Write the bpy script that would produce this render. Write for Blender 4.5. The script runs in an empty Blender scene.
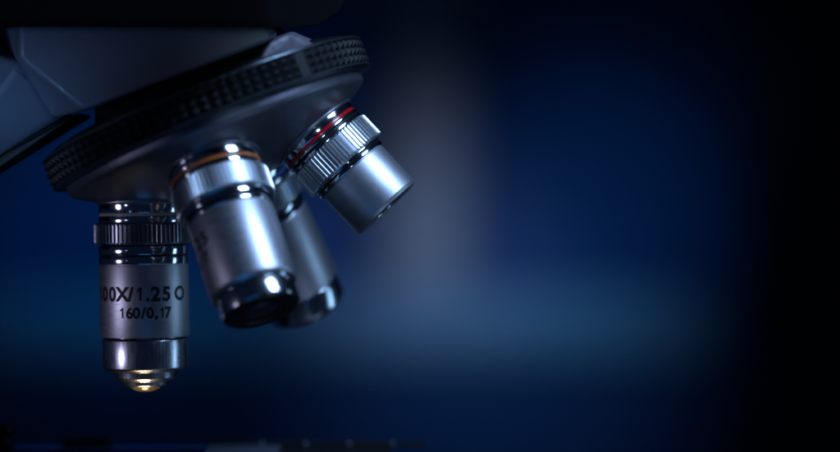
import bpy, bmesh, math, random
from mathutils import Matrix, Vector
random.seed(7)
C = bpy.context.scene
COL = C.collection
MM = 0.001
R = math.radians

# ------------------------------------------------------------------ helpers
S, D = 3.7, 700.0                      # px per mm at the nosepiece axis, camera distance (mm)
def P(px, py, y=0.0):
    k = (D + y) / D / S
    return Vector(((px - 420) * k, y, (226 - py) * k))

def nt(name):
    m = bpy.data.materials.new(name); m.use_nodes = True
    n = m.node_tree.nodes; l = m.node_tree.links
    return m, n, l, n['Principled BSDF']

def mat(name, col, metal=0.0, rough=0.4, coat=0.0, rvar=0.08, rscale=(400, 400, 400), bump=0.0, bscale=(900, 900, 900), cvar=0.0, aniso=0.0, spec=0.5):
    m, n, l, b = nt(name)
    b.inputs['Base Color'].default_value = (*col, 1)
    b.inputs['Metallic'].default_value = metal
    b.inputs['Coat Weight'].default_value = coat
    b.inputs['Anisotropic'].default_value = aniso
    b.inputs['Specular IOR Level'].default_value = spec
    tc = n.new('ShaderNodeTexCoord')
    mp = n.new('ShaderNodeMapping'); mp.inputs['Scale'].default_value = rscale
    l.new(tc.outputs['Object'], mp.inputs['Vector'])
    no = n.new('ShaderNodeTexNoise'); no.inputs['Scale'].default_value = 1.0; no.inputs['Detail'].default_value = 5
    l.new(mp.outputs[0], no.inputs['Vector'])
    mr = n.new('ShaderNodeMapRange')
    mr.inputs['From Min'].default_value = .25; mr.inputs['From Max'].default_value = .75
    mr.inputs['To Min'].default_value = max(.03, rough - rvar); mr.inputs['To Max'].default_value = rough + rvar
    l.new(no.outputs['Fac'], mr.inputs['Value']); l.new(mr.outputs[0], b.inputs['Roughness'])
    if cvar:
        mx = n.new('ShaderNodeMix'); mx.data_type = 'RGBA'
        mx.inputs['A'].default_value = (*[c * (1 - cvar) for c in col], 1)
        mx.inputs['B'].default_value = (*[min(1, c * (1 + cvar)) for c in col], 1)
        l.new(no.outputs['Fac'], mx.inputs['Factor']); l.new(mx.outputs['Result'], b.inputs['Base Color'])
    if bump:
        m2 = n.new('ShaderNodeMapping'); m2.inputs['Scale'].default_value = bscale
        l.new(tc.outputs['Object'], m2.inputs['Vector'])
        n2 = n.new('ShaderNodeTexNoise'); n2.inputs['Scale'].default_value = 1.0; n2.inputs['Detail'].default_value = 3
        l.new(m2.outputs[0], n2.inputs['Vector'])
        bp = n.new('ShaderNodeBump'); bp.inputs['Strength'].default_value = bump; bp.inputs['Distance'].default_value = 0.0001
        l.new(n2.outputs['Fac'], bp.inputs['Height']); l.new(bp.outputs[0], b.inputs['Normal'])
    return m

M_CHROME = mat('polished_chrome', (.70, .72, .77), 1, .10, rvar=.04, rscale=(300, 300, 2500))
M_NOSE = mat('brushed_chrome', (.66, .68, .74), 1, .17, rvar=.05, rscale=(1800, 1800, 200))
M_KNURL_SHADED = mat('shaded_nickel', (.26, .26, .29), 1, .30, rvar=.03)  # knurled nickel with shade of deep teeth and dark surroundings put into its colour
M_SLEEVE = mat('satin_chrome', (.60, .62, .68), 1, .27, rvar=.07, rscale=(1800, 1800, 200), bump=.08, bscale=(500, 500, 7000))
M_KNURL = mat('knurled_nickel', (.62, .64, .68), 1, .33, rvar=.03)
M_SATIN = mat('satin_aluminium', (.52, .52, .57), 1, .43, rvar=.07, rscale=(250, 250, 3000), bump=.12, bscale=(700, 700, 9000))
M_SATIN_B = mat('bead_blasted_aluminium', (.56, .56, .60), 1, .46, rvar=.06, rscale=(2500, 2500, 2500), bump=.18, bscale=(4200, 4200, 4200))
M_GROOVE = mat('dark_groove', (.02, .02, .025), .6, .35)
M_RED = mat('red_enamel', (.42, .006, .010), 0, .2, coat=.3, rvar=.04)
M_ORANGE = mat('orange_enamel', (.42, .10, .012), 0, .32, coat=.2, rvar=.04)
M_BLUE = mat('blue_enamel', (.05, .16, .5), 0, .3, coat=.2, rvar=.04)
M_TAN = mat('cream_enamel', (.34, .30, .24), 0, .4, rvar=.04)
M_INK = mat('black_engraving_paint', (.004, .004, .005), 0, .6)
M_RUBBER = mat('black_rubber', (.004, .005, .007), 0, .48, rvar=.06, bump=.15, bscale=(2500, 2500, 2500), spec=.22)
M_BLACK = mat('black_paint', (.004, .004, .005), 0, .45, rvar=.06, bump=.1, bscale=(3000, 3000, 3000), spec=.2)
M_HEAD = mat('matt_black_casting', (.002, .002, .003), 0, .7, rvar=.05, bump=.1, bscale=(3000, 3000, 3000), spec=.06)
M_LIP = mat('black_anodised_edge', (.07, .08, .095), .8, .30, rvar=.05)
M_DOME = mat('dark_grey_satin_metal', (.15, .15, .18), .8, .38, rvar=.05, rscale=(300, 300, 300), bump=.08, bscale=(3500, 3500, 3500))
M_HOUSE = mat('slate_enamel', (.115, .13, .17), 0, .42, coat=.12, rvar=.06, rscale=(90, 90, 90), bump=.1, bscale=(2200, 2200, 2200), cvar=.06)
M_PALE = mat('pale_cast_metal', (.13, .12, .145), .2, .5, rvar=.08, bump=1.0, bscale=(900, 900, 900), rscale=(700, 700, 700), cvar=.55)
M_STAGE = mat('black_anodised_stage', (.012, .013, .016), .2, .4, rvar=.08, bump=.15, bscale=(2500, 2500, 2500))
M_STEEL = mat('dull_steel', (.10, .11, .14), 1, .5, rvar=.08)

def glass(name, col=(1, 1, 1), rough=.02):
    m, n, l, b = nt(name)
    b.inputs['Base Color'].default_value = (*col, 1); b.inputs['Roughness'].default_value = rough
    b.inputs['Transmission Weight'].default_value = 1; b.inputs['IOR'].default_value = 1.52
    tc = n.new('ShaderNodeTexCoord'); no = n.new('ShaderNodeTexNoise'); no.inputs['Scale'].default_value = 300
    mr = n.new('ShaderNodeMapRange'); mr.inputs['To Min'].default_value = .0; mr.inputs['To Max'].default_value = rough * 2
    l.new(tc.outputs['Object'], no.inputs['Vector']); l.new(no.outputs['Fac'], mr.inputs['Value']); l.new(mr.outputs[0], b.inputs['Roughness'])
    return m
M_GLASS = glass('slide_glass', (.9, .97, 1), .05)
M_FROST = mat('frosted_glass', (.05, .06, .085), 0, .85, spec=.2, bump=.3, bscale=(3000, 3000, 3000))
M_LENS = mat('coated_front_lens', (.42, .34, .20), .6, .10, coat=.5, rvar=.03)
M_PIT = mat('dark_lens_recess', (.006, .006, .008), 0, .3)
M_EYE = mat('dark_glass_lens', (.02, .02, .03), 0, .06, coat=1, rvar=.02)

def link(name, bm, mats, parent=None, mw=None, sharp=28):
    me = bpy.data.meshes.new(name)
    bmesh.ops.recalc_face_normals(bm, faces=bm.faces)
    bm.to_mesh(me); bm.free()
    for m in (mats if isinstance(mats, (list, tuple)) else [mats]): me.materials.append(m)
    for p in me.polygons: p.use_smooth = True
    me.set_sharp_from_angle(angle=R(sharp))
    o = bpy.data.objects.new(name, me); COL.objects.link(o)
    if parent is not None: o.parent = parent
    if mw is not None:
        o.matrix_local = (PM[parent.name].inverted() @ mw) if parent is not None else mw
    PM[o.name] = mw.copy()
    return o
PM = {}

def chamfer(prof, c):
    """cut every inner corner of an open profile by c (mm)"""
    out = [prof[0]]
    for i in range(1, len(prof) - 1):
        a, b, d = Vector(prof[i - 1]), Vector(prof[i]), Vector(prof[i + 1])
        u, v = a - b, d - b
        if u.length < 1e-6 or v.length < 1e-6 or u.angle(v) > R(165): out.append(tuple(b)); continue
        k = min(c, u.length * .4, v.length * .4)
        out.append(tuple(b + u.normalized() * k)); out.append(tuple(b + (u.normalized() + v.normalized()) * k * .3)); out.append(tuple(b + v.normalized() * k))
    out.append(prof[-1])
    return out

def lathe(bm, prof, seg=128, mi=None, ch=0.12):
    """revolve an (r, z) profile in mm about local Z; r = 0 closes the end"""
    src = prof
    prof = chamfer(prof, ch) if ch else prof
    rings = []
    for r, z in prof:
        if r < 1e-6: rings.append([bm.verts.new((0, 0, z * MM))])
        else: rings.append([bm.verts.new((r * MM * math.cos(2 * math.pi * i / seg), r * MM * math.sin(2 * math.pi * i / seg), z * MM)) for i in range(seg)])
    for (a, b), (p, q) in zip(zip(rings, rings[1:]), zip(prof, prof[1:])):
        for i in range(seg):
            j = (i + 1) % seg
            if len(a) == 1 and len(b) == 1: continue
            if len(a) == 1: f = bm.faces.new((a[0], b[i], b[j]))
            elif len(b) == 1: f = bm.faces.new((a[i], a[j], b[0]))
            else: f = bm.faces.new((a[i], a[j], b[j], b[i]))
            f.material_index = mi(.5 * (p[0] + q[0]), .5 * (p[1] + q[1])) if callable(mi) else (mi or 0)

def band(name, mats, prof, parent, seg=128, ch=.12, mi=None, sharp=28):
    bm = bmesh.new(); lathe(bm, prof, seg, mi, ch)
    return link(name, bm, mats, parent, PM[parent.name], sharp)

def knurl(name, r, z0, z1, teeth, parent, depth=.45, inner=None, m=None):
    """ring with straight axial teeth, chamfered at both ends"""
    bm = bmesh.new()
    ang = []
    for i in range(teeth):
        for f, d in ((.0, 1), (.1, 1), (.38, 0), (.72, 0)):
            ang.append((2 * math.pi * (i + f) / teeth, d))
    ri = inner or r - 2.5
    lev = [(z0, None), (z0, -.7), (z0 - .25, -.3), (z0 - .6, 0), (z1 + .6, 0), (z1 + .25, -.3), (z1, -.7), (z1, None)]
    rings = []
    for z, off in lev:
        rings.append([])
        for a, d in ang:
            rr = ri if off is None else min(r - depth * d, r + off)
            rings[-1].append(bm.verts.new((rr * MM * math.cos(a), rr * MM * math.sin(a), z * MM)))
    n = len(ang)
    for a, b in zip(rings, rings[1:]):
        for i in range(n):
            j = (i + 1) % n
            bm.faces.new((a[i], a[j], b[j], b[i]))
    return link(name, bm, m or M_KNURL, parent, PM[parent.name], 20)

def box(bm, x0, x1, y0, y1, z0, z1, bev=0.0, mi=0):
    vs = [bm.verts.new((x * MM, y * MM, z * MM)) for x in (x0, x1) for y in (y0, y1) for z in (z0, z1)]
    fs = [bm.faces.new([vs[i] for i in q]) for q in ((0, 1, 3, 2), (4, 6, 7, 5), (0, 4, 5, 1), (2, 3, 7, 6), (0, 2, 6, 4), (1, 5, 7, 3))]
    for f in fs: f.material_index = mi
    if bev:
        es = list({e for f in fs for e in f.edges})
        bmesh.ops.bevel(bm, geom=es, offset=bev * MM, segments=3, affect='EDGES', profile=.6, clamp_overlap=True)

def hull(bm, pts, bev=0.0, segs=3):
    vs = [bm.verts.new(Vector(p) * MM) for p in pts]
    r = bmesh.ops.convex_hull(bm, input=vs)
    bmesh.ops.delete(bm, geom=[g for g in r['geom_interior'] if isinstance(g, bmesh.types.BMVert)], context='VERTS')
    bmesh.ops.dissolve_limit(bm, angle_limit=R(3), verts=bm.verts, edges=bm.edges)
    if bev:
        bmesh.ops.bevel(bm, geom=list(bm.edges), offset=bev * MM, segments=segs, affect='EDGES', profile=.6, clamp_overlap=True)

def glyph(ch, capmm, wscale=1.0):
    """flat glyph mesh (mm) centred in x, baseline at 0"""
    cu = bpy.data.curves.new('g', 'FONT'); cu.body = ch; cu.resolution_u = 5; cu.offset = .04
    ob = bpy.data.objects.new('g', cu); COL.objects.link(ob)
    bpy.context.view_layer.update()
    dg = bpy.context.evaluated_depsgraph_get()
    me = bpy.data.meshes.new_from_object(ob.evaluated_get(dg))
    bpy.data.objects.remove(ob); bpy.data.curves.remove(cu)
    k = capmm / 0.69
    if ch == '1':
        bm = bmesh.new(); c1 = capmm
        for pts in ([(-.01, 0), (.17, 0), (.17, 1), (-.01, 1)], [(-.01, .72), (-.01, 1), (-.06, .88), (-.21, .78), (-.21, .62)]):
            bm.faces.new([bm.verts.new((x * c1, y * c1, 0)) for x, y in pts])
        return cut(bm)
    bm = bmesh.new(); bm.from_mesh(me); bpy.data.meshes.remove(me)
    xs = [v.co.x for v in bm.verts]; c = (min(xs) + max(xs)) / 2
    for v in bm.verts: v.co = Vector(((v.co.x - c) * k * wscale, v.co.y * k, 0))
    return cut(bm)

def cut(bm):
    x = -3.0
    while x < 3.0:
        g = bm.verts[:] + bm.edges[:] + bm.faces[:]
        bmesh.ops.bisect_plane(bm, geom=g, plane_co=(x, 0, 0), plane_no=(1, 0, 0)); x += .3
    return bm

def engrave(lines, r, parent, phi0):
    """lines: [(chars with angle in deg, baseline z, cap height)]; phi0 = angle facing the lens (deg, in local XY)"""
    out = bmesh.new()
    for items, z, cap, ws in lines:
        for ch, deg in items:
            g = glyph(ch, cap, ws)
            if ch in '.,': pass
            vm = {}
            for v in g.verts:
                a = R(phi0 + deg) + v.co.x / r
                vm[v] = out.verts.new(((r + .018) * MM * math.cos(a), (r + .018) * MM * math.sin(a), (z + v.co.y) * MM))
            for f in g.faces:
                out.faces.new([vm[v] for v in f.verts])
            g.free()
    return link('engraving', out, M_INK, parent, PM[parent.name])

def tag(o, label=None, cat=None, group=None, kind=None):
    if label: o['label'] = label
    if cat: o['category'] = cat
    if group: o['group'] = group
    if kind: o['kind'] = kind
    return o

# ------------------------------------------------------------------ microscope
root = bpy.data.objects.new('microscope', None); COL.objects.link(root)
root.location = Vector((-55, 20, -85)) * MM
root.empty_display_size = .05
PM['microscope'] = Matrix.Translation(root.location)
tag(root, 'laboratory microscope with black turret carrying four chrome objectives in blue light', 'microscope')

BETA, ALPHA, YAW, RM = 22.0, 21.3, 2.5, 25.5
SPIN = 2.5
P0 = P(229.3, 168.5)
N = Matrix.Translation(P0 * MM) @ Matrix.Rotation(R(-YAW), 4, 'Z') @ Matrix.Rotation(R(-BETA), 4, 'Y')
def mount(phi, spin=0):
    return N @ Matrix.Rotation(R(phi - SPIN), 4, 'Z') @ Matrix.Translation((RM * MM, 0, 0)) @ Matrix.Rotation(R(-ALPHA), 4, 'Y') @ Matrix.Rotation(R(spin), 4, 'Z')

# nosepiece: rotating dome with four mounting bosses
bm = bmesh.new()
ta = math.tan(R(ALPHA))
prof = [(0, 14), (42.6, 14), (42.6, 8.9), (42.0, 8.1), (40.2, 6.9), (38.6, 5.9), (36.6, 4.65), (34, 3.4), (25, -.35), (16, -3.6), (9, -5.2), (0, -5.6)]
lathe(bm, prof, 160, 0, .25)
for ph in (180, 270, 0, 90):
    b2 = bmesh.new(); lathe(b2, [(0, 8), (13.0, 8), (13.0, .25), (12.7, 0), (0, 0)], 96, 0, .15)
    T = N.inverted() @ mount(ph)
    b2.transform(T); me = bpy.data.meshes.new('t'); b2.to_mesh(me); b2.free(); bm.from_mesh(me); bpy.data.meshes.remove(me)
nose = link('nosepiece', bm, M_DOME, root, N)

# rubber grip ring with three rows of small pyramids in panels
bm = bmesh.new()
RO, ZT, ZB = 46.0, 20.0, 11.5
cells, rows = 96, 3
zt, zb = ZT - 1.0, ZB + 1.0
def ringv(r, z, n=cells): return [bm.verts.new((r * MM * math.cos(2 * math.pi * i / n), r * MM * math.sin(2 * math.pi * i / n), z * MM)) for i in range(n)]
lv = [ringv(RO - .75, zt - (zt - zb) * k / rows) for k in range(rows + 1)]
for k in range(rows):
    for i in range(cells):
        j = (i + 1) % cells
        a, b, c, d = lv[k][i], lv[k][j], lv[k + 1][j], lv[k + 1][i]
        if i % 32 == 31: bm.faces.new((a, b, c, d)); continue
        th = 2 * math.pi * (i + .5) / cells; z = zt - (zt - zb) * (k + .5) / rows
        q = []
        for (dt, dz) in ((-.09, .1), (.09, .1), (.09, -.1), (-.09, -.1)):
            t2 = 2 * math.pi * (i + .5 + dt) / cells; z2 = z + dz * (zt - zb) / rows
            q.append(bm.verts.new(((RO + .2) * MM * math.cos(t2), (RO + .2) * MM * math.sin(t2), z2 * MM)))
        bm.faces.new(q)
        for s, t in ((0, 1), (1, 2), (2, 3), (3, 0)):
            o4 = (a, b, c, d); bm.faces.new((o4[s], o4[t], q[t], q[s]))
# rounded lips above and below, smooth
n2 = 192
def sm(prof):
    lathe(bm, prof, n2, 1, 0)
sm([(40, ZT), (RO - 1.0, ZT), (RO - .45, ZT - .08), (RO - .1, ZT - .35), (RO - .05, ZT - .6), (RO - .25, ZT - .85), (RO - .8, ZT - 1.02)])
sm([(RO - .8, ZB + 1.02), (RO - .2, ZB + .85), (RO, ZB + .55), (RO - .1, ZB + .2), (RO - .5, ZB - .05), (RO - 1.4, ZB - .3), (40, ZB - .3)])
grip = link('grip_ring', bm, [M_RUBBER, M_LIP], nose, N @ Matrix.Rotation(R(-45), 4, 'Z'), 20)
tag(grip, 'black rubber grip ring with rows of small pyramids')

# fixed collar above the ring, tilted with it
bm = bmesh.new()
lathe(bm, [(0, 34), (27, 34), (28, 27), (30, 23.0), (39.5, 22.0), (42.6, 21.2), (43.2, 20.3), (0, 20.3)], 160, 0, .3)
collar = link('turret_collar', bm, M_BLACK, root, N)

# pale casting at the back of the turret
bm = bmesh.new()
def Q(px, py, y): return tuple(P(px, py, y))
hull(bm, [Q(250, 74, -39), Q(270, 43, -36), Q(291, 33.5, -33), Q(317, 46, -26), Q(322, 56, -26),
          Q(254, 74, -34), Q(272, 38, -26), Q(292, 31, -16), Q(318, 42, -14), Q(324, 56, -18)], .8)
link('index_casting', bm, M_PALE, root, Matrix.Identity(4))

# ------------------------------------------------------------------ objectives
def facing(mw):
    """angle in the objective's own XY plane that looks at the camera"""
    v = (mw.inverted().to_3x3() @ Vector((0, -1, 0)))
    cam = mw.inverted() @ Vector((0, -D * MM, 0))
    return math.degrees(math.atan2(cam.y, cam.x))

# 100X
mw = mount(180)
bm = bmesh.new()
def mi100(r, z): return 0 if -36 < z < -16.2 and r > 11.7 else (2 if (-5.0 < z < -4.2 or -14.0 < z < -13.5) else 1)
lathe(bm, [(0, 2), (11.9, 2), (11.9, -2.3), (11.6, -2.3), (11.6, -3.2), (11.9, -3.2), (11.9, -5.2),
           (10.5, -5.2), (10.5, -10.8), (12.0, -11.3), (12.15, -11.3), (12.15, -13.5), (11.7, -13.6), (11.7, -14.0), (12.0, -14.1), (12.0, -16.0), (11.8, -16.1), (11.8, -16.4),
           (12.05, -16.5), (12.05, -35.8), (11.0, -36.0), (9, -36.2), (0, -36.3)], 160, mi100, .1)
o100 = link('objective', bm, [M_SATIN, M_CHROME, M_GROOVE], root, mw)
tag(o100, 'long vertical objective engraved 100X/1.25 in satin grey')
band('colour_band', M_TAN, [(10, -2.35), (11.8, -2.35), (11.8, -3.15), (10, -3.15)], o100)
knurl('knurled_ring', 13.2, -5.0, -10.9, 66, o100, m=M_KNURL_SHADED)
tip = band('nose_sleeve', [M_SLEEVE, M_GROOVE], [(10.6, -35.4), (10.9, -36.3), (11.45, -36.6), (11.45, -44.2), (10.9, -44.8), (8.9, -45.2), (8.7, -45.3), (8.6, -47.0), (8.1, -47.5), (6.6, -47.7), (6.2, -47.9), (6.1, -49.0), (5.6, -49.4), (4.4, -49.5), (0, -49.5)], o100, 160, .15, mi=lambda r, z: 1 if -36.5 < z < -36 else 0)
band('front_lens', M_LENS, [(4.3, -49.3), (4.2, -49.7), (3.6, -50.2), (2.7, -50.6), (1.4, -50.9), (0, -51.0)], o100, 96, 0, sharp=60)
f = facing(mw)
l1 = list(zip('100X/1.25O', (-75, -60, -45, -29.3, -17.7, -6.3, 4.2, 14.4, 29.2, 51.7)))
l2 = list(zip('160/0,17', (-30, -19.5, -10.5, -1.5, 7, 15, 22.5, 31.5)))
engrave([(l1, -25.8, 3.6, 1.0), (l2, -30.4, 2.75, 1.0)], 12.05, o100, f)

# 4X
mw = mount(0)
bm = bmesh.new()
def mi4(r, z): return 0 if (z < -14.4 and r > 4.9) else (2 if (-3.9 < z < -3.3 or -13.2 < z < -12.8) else 1)
lathe(bm, [(0, 2), (12.1, 2), (12.1, -1.6), (11.8, -1.6), (11.8, -2.6), (12.1, -2.6), (12.1, -3.3), (11.5, -3.4), (11.5, -3.9), (12.1, -4.0), (12.1, -5.0), (10.2, -5.0), (10.2, -12.2),
           (11.2, -12.3), (11.2, -12.8), (10.8, -12.9), (10.8, -13.2), (11.1, -13.3), (11.1, -14.2), (10.3, -14.4), (10.55, -14.6), (10.55, -27.2), (9.9, -28.1), (5.2, -28.1), (4.8, -27.8), (4.6, -27.0)], 160, mi4, .1)
o4 = link('objective', bm, [M_SATIN_B, M_CHROME, M_GROOVE], root, mw)
tag(o4, 'short objective with red ring angled out to the right')
band('colour_band', M_RED, [(10, -1.65), (11.98, -1.65), (11.98, -2.55), (10, -2.55)], o4)
knurl('knurled_ring', 12.7, -4.8, -12.3, 68, o4)
band('front_lens', M_EYE, [(4.7, -26.9), (4.0, -27.2), (2.4, -27.5), (0, -27.6)], o4, 96, 0)

# front one, orange ring (points towards the camera)
mw = mount(270)
bm = bmesh.new()
def mi10(r, z): return 0 if (-36.6 < z < -15.4 and r > 10.8) else (2 if (-14.2 < z < -13.4) else 1)
lathe(bm, [(0, 2), (12.6, 2), (12.6, -2.4), (12.2, -2.4), (12.2, -3.4), (12.5, -3.4), (12.5, -4.6), (10.6, -4.6), (10.6, -11.6), (11.9, -11.8), (11.9, -13.4), (11.2, -13.5), (11.2, -14.2), (11.7, -14.3), (11.7, -15.3),
           (11.3, -15.5), (11.55, -15.7), (11.55, -35.8), (10.7, -36.7), (9.5, -36.9), (9, -36.9), (0, -37)], 160, mi10, .12)
o10 = link('objective', bm, [M_SATIN, M_CHROME, M_GROOVE], root, mw)
tag(o10, 'blurred objective with orange ring leaning towards the viewer')
band('colour_band', M_ORANGE, [(10, -2.45), (12.42, -2.45), (12.42, -3.35), (10, -3.35)], o10)
knurl('knurled_ring', 13.2, -4.7, -11.8, 72, o10)
band('nose_sleeve', [M_NOSE, M_PIT], [(9, -36.4), (10.2, -36.9), (10.2, -42.0), (9.3, -42.6), (7.6, -42.4), (6.9, -42.6), (6.4, -42.2), (4.4, -42.0), (0, -42.0)], o10, 128, .15, mi=lambda r, z: 1 if r < 9.9 and z < -41.8 else 0)
band('front_lens', M_EYE, [(4.3, -41.9), (3.6, -42.3), (2.0, -42.6), (0, -42.7)], o10, 96, 0, sharp=60)
f = facing(mw)
engrave([(list(zip('10/0.25', (-122, -107, -94, -83, -73, -60, -44))), -23.2, 3.4, 1.0),
         (list(zip('160/0.17', (-115, -104, -94, -85, -76, -68, -60, -50))), -27.6, 2.7, 1.0)], 11.55, o10, f)

# rear one
mw = mount(90)
bm = bmesh.new()
def mi40(r, z): return 0 if (-38.6 < z < -15.4 and r > 10.8) else (2 if (-14.2 < z < -13.4) else 1)
lathe(bm, [(0, 2), (12.0, 2), (12.0, -2.2), (11.7, -2.2), (11.7, -3.4), (12.0, -3.4), (12.0, -4.8), (10.5, -4.8), (10.5, -11.4), (11.9, -11.6), (11.9, -13.4), (11.3, -13.5), (11.3, -14.2), (11.8, -14.3), (11.8, -15.3),
           (11.6, -15.5), (11.9, -15.7), (11.9, -38.5), (11.0, -38.9), (9, -38.9), (0, -39)], 128, mi40, .12)
o40 = link('objective', bm, [M_SATIN, M_CHROME, M_GROOVE], root, mw)
tag(o40, 'objective at the back half hidden behind the orange ringed one')
band('colour_band', M_BLUE, [(10, -2.25), (11.9, -2.25), (11.9, -3.35), (10, -3.35)], o40)
knurl('knurled_ring', 13.0, -4.9, -11.5, 62, o40)
band('nose_sleeve', [M_NOSE, M_GROOVE], [(10, -38.5), (11.2, -39.2), (11.2, -45.2), (10.4, -46.2), (8.2, -46.6), (8, -47.6), (7.2, -48), (0, -48)], o40, 128, .15)
band('front_lens', M_EYE, [(3.3, -47.8), (3.0, -48.3), (1.5, -48.7), (0, -48.8)], o40, 96, 0, sharp=60)

# ------------------------------------------------------------------ body above
bm = bmesh.new()
hull(bm, [Q(19, 22, -30), Q(262, 26, -30), Q(276, 33, -30), Q(268, 42, -30), Q(83, 111, -30), Q(19, 59, -30),
          Q(19, 22, 40), Q(280, 24, 40), Q(280, 42, 40), Q(110, 105, 40), Q(54, 118, -10), Q(0, 60, 30), Q(0, 22, 30)], 2.4, 5)
housing = link('turret_housing', bm, M_HOUSE, root, Matrix.Identity(4))
bm = bmesh.new()
hull(bm, [Q(22, 62, -24), Q(54, 118.5, -9), Q(74, 117, -2), Q(-12, 40, 14), Q(-110, 20, 34), Q(-110, 235, 14), Q(0, 156, -2), Q(30, 131, -6),
          Q(-110, 20, 50), Q(-110, 220, 50), Q(0, 150, 50), Q(60, 115, 50), Q(60, 40, 50)], 2.0, 5)
arm = link('arm', bm, M_HOUSE, root, Matrix.Identity(4))
bm = bmesh.new()
hull(bm, [Q(-110, 243, -3), Q(0, 161, -3), Q(30, 136, -7), Q(57, 122, -11), Q(80, 113, -14), Q(90, 118, -6), Q(70, 124, -4), Q(0, 167, 2),
          Q(-110, 236, 50), Q(0, 152, 50), Q(60, 118, 50), Q(95, 115, 50), Q(-110, 230, 0), Q(0, 155.0, -10)], .6)
link('arm_underplate', bm, M_BLACK, root, Matrix.Identity(4))
# black head block, its right end rounded; front overhang extended to shade the grip ring
bm = bmesh.new()
hull(bm, [Q(-120, 28, -80), Q(272, 28, -80), Q(284, 27, -66), Q(284, 27, 60), Q(-120, 28, 60), Q(-120, -60, -80), Q(272, -60, -80), Q(284, -60, -66), Q(284, -60, 60), Q(-120, -60, 60)], 1.5)
hull(bm, [Q(225, 28, -12), Q(290, 28, -12), Q(318, 24, -11), Q(338, 12, -10), Q(352, -12, -8), Q(354, -60, -8), Q(225, -60, -12),
          Q(225, 28, 58), Q(290, 28, 58), Q(318, 24, 58), Q(338, 12, 54), Q(352, -12, 50), Q(354, -60, 50), Q(225, -60, 58)], 2.0)
link('head', bm, M_HEAD, root, Matrix.Identity(4))

# ------------------------------------------------------------------ stage below
ZS = -64.0
bm = bmesh.new()
box(bm, -190, -8, -75, 62, ZS - 6, ZS, .6)
stage = link('stage', bm, M_STAGE, root, Matrix.Identity(4))
bm = bmesh.new()     # slide holder rail with its row of pale scale studs
box(bm, -62, 2, 50, 58, ZS + .05, ZS + 1.2, .3)
rail = link('slide_rail', bm, M_STAGE, root, Matrix.Identity(4))
for k in range(4):
    b = bmesh.new(); lathe(b, [(0, 0), (1.0, 0), (1.0, .5), (.7, .8), (0, .85)], 32, 0, .15)
    link('stud', b, M_STEEL, rail, Matrix.Translation(Vector((-46 + 12.6 * k, 49.9, ZS + .7)) * MM) @ Matrix.Rotation(R(90), 4, 'X'))
bm = bmesh.new()     # clamp screw at the left
lathe(bm, [(0, 7.6), (1.2, 7.6), (1.2, 7.0), (4.1, 7.0), (4.4, 6.6), (4.4, 4.6), (3.4, 4.3), (3.4, 1.4), (4.6, 1.0), (4.6, 0), (0, 0)], 48, 0, .2)
link('clamp_screw', bm, M_BLACK, root, Matrix.Translation(Vector((-120, 40, ZS)) * MM))
bm = bmesh.new()
box(bm, -104, -90, 52, 60, ZS + .05, ZS + 2.4, .5)
link('slide_stop', bm, M_STAGE, root, Matrix.Identity(4))
# glass slide on the stage
bm = bmesh.new(); box(bm, -38, 17.9, -12.5, 12.5, 0, 1.1, .1)
slide = link('glass_slide', bm, M_GLASS, None, Matrix.Translation(Vector((-78, 31, ZS + .02)) * MM))
bm = bmesh.new(); box(bm, 17.95, 38, -12.5, 12.5, 0, 1.1, .1)
link('frosted_end', bm, M_FROST, slide, PM[slide.name])
tag(slide, 'clear glass slide with a frosted end lying on the black stage under the objectives', 'glass slide')

# ------------------------------------------------------------------ background (far, out of focus)
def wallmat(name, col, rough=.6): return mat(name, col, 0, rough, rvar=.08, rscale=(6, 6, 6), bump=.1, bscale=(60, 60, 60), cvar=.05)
M_WALL = wallmat('blue_painted_wall', (.05, .12, .30))
M_COLM = wallmat('pale_painted_pillar', (.42, .40, .42))
M_LEDGE = wallmat('pale_worktop', (.30, .38, .48))
M_DARK = wallmat('dark_blue_panel', (.02, .06, .17))
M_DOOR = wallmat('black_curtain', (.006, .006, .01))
YB = 3420.0
def bgbox(name, m, px0, px1, py0, py1, y, depth, bev=6):
    a, b = P(px0, py1, y), P(px1, py0, y)
    bm = bmesh.new(); box(bm, a.x, b.x, y, y + depth, a.z, b.z, bev)
    return link(name, bm, m, None, Matrix.Identity(4))
bm = bmesh.new(); box(bm, -3500, 3500, YB, YB + 60, -1200, 2200, 0)
tag(link('back_wall', bm, M_WALL, None, Matrix.Identity(4)), kind='structure')
pc, pr = P(424, 226, YB - 150), 74
bm = bmesh.new(); lathe(bm, [(0, -1000), (pr, -1000), (pr, 1500), (0, 1500)], 96, 0, 0)
tag(link('pillar', bm, M_COLM, None, Matrix.Translation(Vector((pc.x, YB - 150, 0)) * MM)), 'pale grey upright pillar, blurred, standing behind the red ringed objective', 'pillar')
tag(bgbox('worktop', M_LEDGE, -260, 728, 292, 376, YB - 420, 400, 55), 'long pale blue worktop edge, blurred, running across the back', 'worktop')
tag(bgbox('base_cabinet', M_DARK, -250, 720, 372, 900, YB - 390, 380), 'dark blue cabinet front under the pale worktop, blurred', 'cabinet')
tag(bgbox('curtain', M_DOOR, 752, 1500, -400, 900, YB - 460, 60), 'black curtain, blurred, closing the right side of the room', 'curtain')

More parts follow.
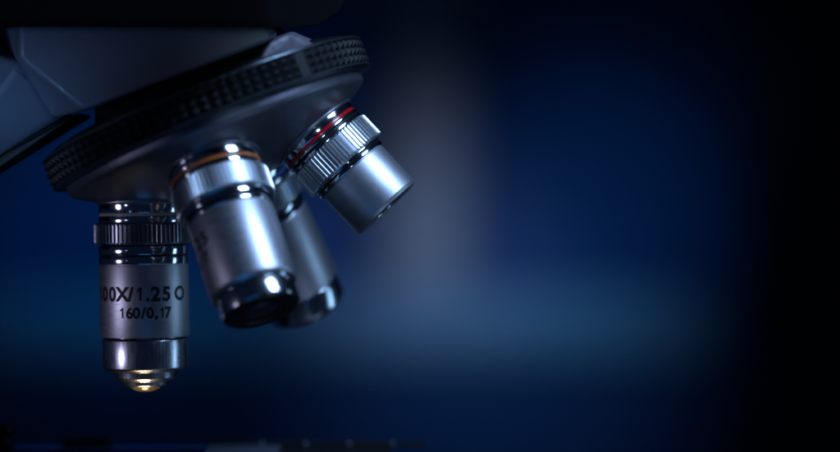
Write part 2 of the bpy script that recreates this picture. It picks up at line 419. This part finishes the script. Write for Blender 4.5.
# ------------------------------------------------------------------ lamps
def area(name, loc, target, size, energy, col, sy=None, spread=None):
    l = bpy.data.lights.new(name, 'AREA'); l.energy = energy; l.color = col
    l.shape = 'RECTANGLE'; l.size = size * MM; l.size_y = (sy or size) * MM
    if spread: l.spread = R(spread)
    o = bpy.data.objects.new(name, l); COL.objects.link(o)
    o.location = Vector(loc) * MM
    d = (Vector(target) - Vector(loc))
    o.rotation_euler = d.to_track_quat('-Z', 'Y').to_euler()
    return o
area('key_lamp', (215, -190, 310), (-40, -20, 10), 150, 1.05, (.38, .60, 1.0), 150, 130)
area('right_lamp', (330, 20, -40), (-30, 0, 10), 60, .055, (.36, .66, 1.0), 200, 120)
area('left_lamp', (-430, -190, -60), (-76, 0, -24), 100, .0050, (.68, .66, 1.0), 100, 17)
area('low_front_lamp', (-20, -330, -230), (-60, 0, 10), 200, .03, (.05, .36, 1.0), 100, 120)
area('condenser_lamp', (-75, -2, ZS + 1.5), (-75, -2, 0), 8, .00045, (1, .74, .42), spread=46)
area('under_lamp', (230, -110, -330), (-40, -10, 20), 120, .028, (.50, .66, 1.0), 120, 110)
def spot(name, loc, target, energy, col, ang, soft=.1):
    l = bpy.data.lights.new(name, 'SPOT'); l.energy = energy; l.color = col; l.spot_size = R(ang); l.spot_blend = 1; l.shadow_soft_size = soft
    o = bpy.data.objects.new(name, l); COL.objects.link(o)
    o.location = Vector(loc) * MM
    o.rotation_euler = (Vector(target) - Vector(loc)).to_track_quat('-Z', 'Y').to_euler()
spot('turret_fill_spot', (40, -320, 30), (-26, -36, 45), 1.3, (.45, .70, 1.0), 9, .02)  # added narrow spot, brightens only the casting and nearby grip ring
spot('housing_fill_spot', (-340, -330, 10), (-97, -30, 40), 1.1, (.46, .56, 1.0), 8, .03)  # unseen spot added to lift the left of the housing front
spot('arm_fill_spot', (-270, -330, -130), (-109, -6, 34), 3.6, (.20, .50, 1.0), 8.5, .02)  # tight cone added to brighten the arm facet, no fixture stands there
spot('wall_fill_spot', (330, 2120, 480), (265, YB, 0), 9, (.03, .42, 1.0), 25)  # from here on, unseen spots added to light wall, pillar and worktop
spot('left_wall_fill_spot', (-560, 2220, 450), (-390, YB, -75), 9, (.006, .36, 1.0), 42)
spot('pillar_fill_spot', (120, 2120, 460), (8, YB - 200, -45), 12.5, (.56, .66, 1.0), 25)
spot('worktop_fill_spot', (160, 2120, 460), (100, YB - 400, -140), 13, (.13, .48, 1.0), 36)

w = bpy.data.worlds.new('World'); C.world = w; w.use_nodes = True
w.node_tree.nodes['Background'].inputs[0].default_value = (.02, .05, .14, 1)
w.node_tree.nodes['Background'].inputs[1].default_value = .12

# ------------------------------------------------------------------ camera
cd = bpy.data.cameras.new('camera'); cam = bpy.data.objects.new('camera', cd); COL.objects.link(cam)
cam.location = (0, -D * MM, 0); cam.rotation_euler = (R(90), 0, 0)
cd.sensor_width = 36; cd.lens = 36 * D / (840 / S)
cd.clip_start = .01; cd.clip_end = 50
cd.dof.use_dof = True; cd.dof.focus_distance = (D - 11) * MM
cd.dof.aperture_fstop = cd.lens / 28.0
C.camera = cam
C.view_settings.view_transform = 'Standard'; C.view_settings.look = 'None'
C.view_settings.exposure = 0; C.view_settings.gamma = 1
C.cycles.use_denoising = True
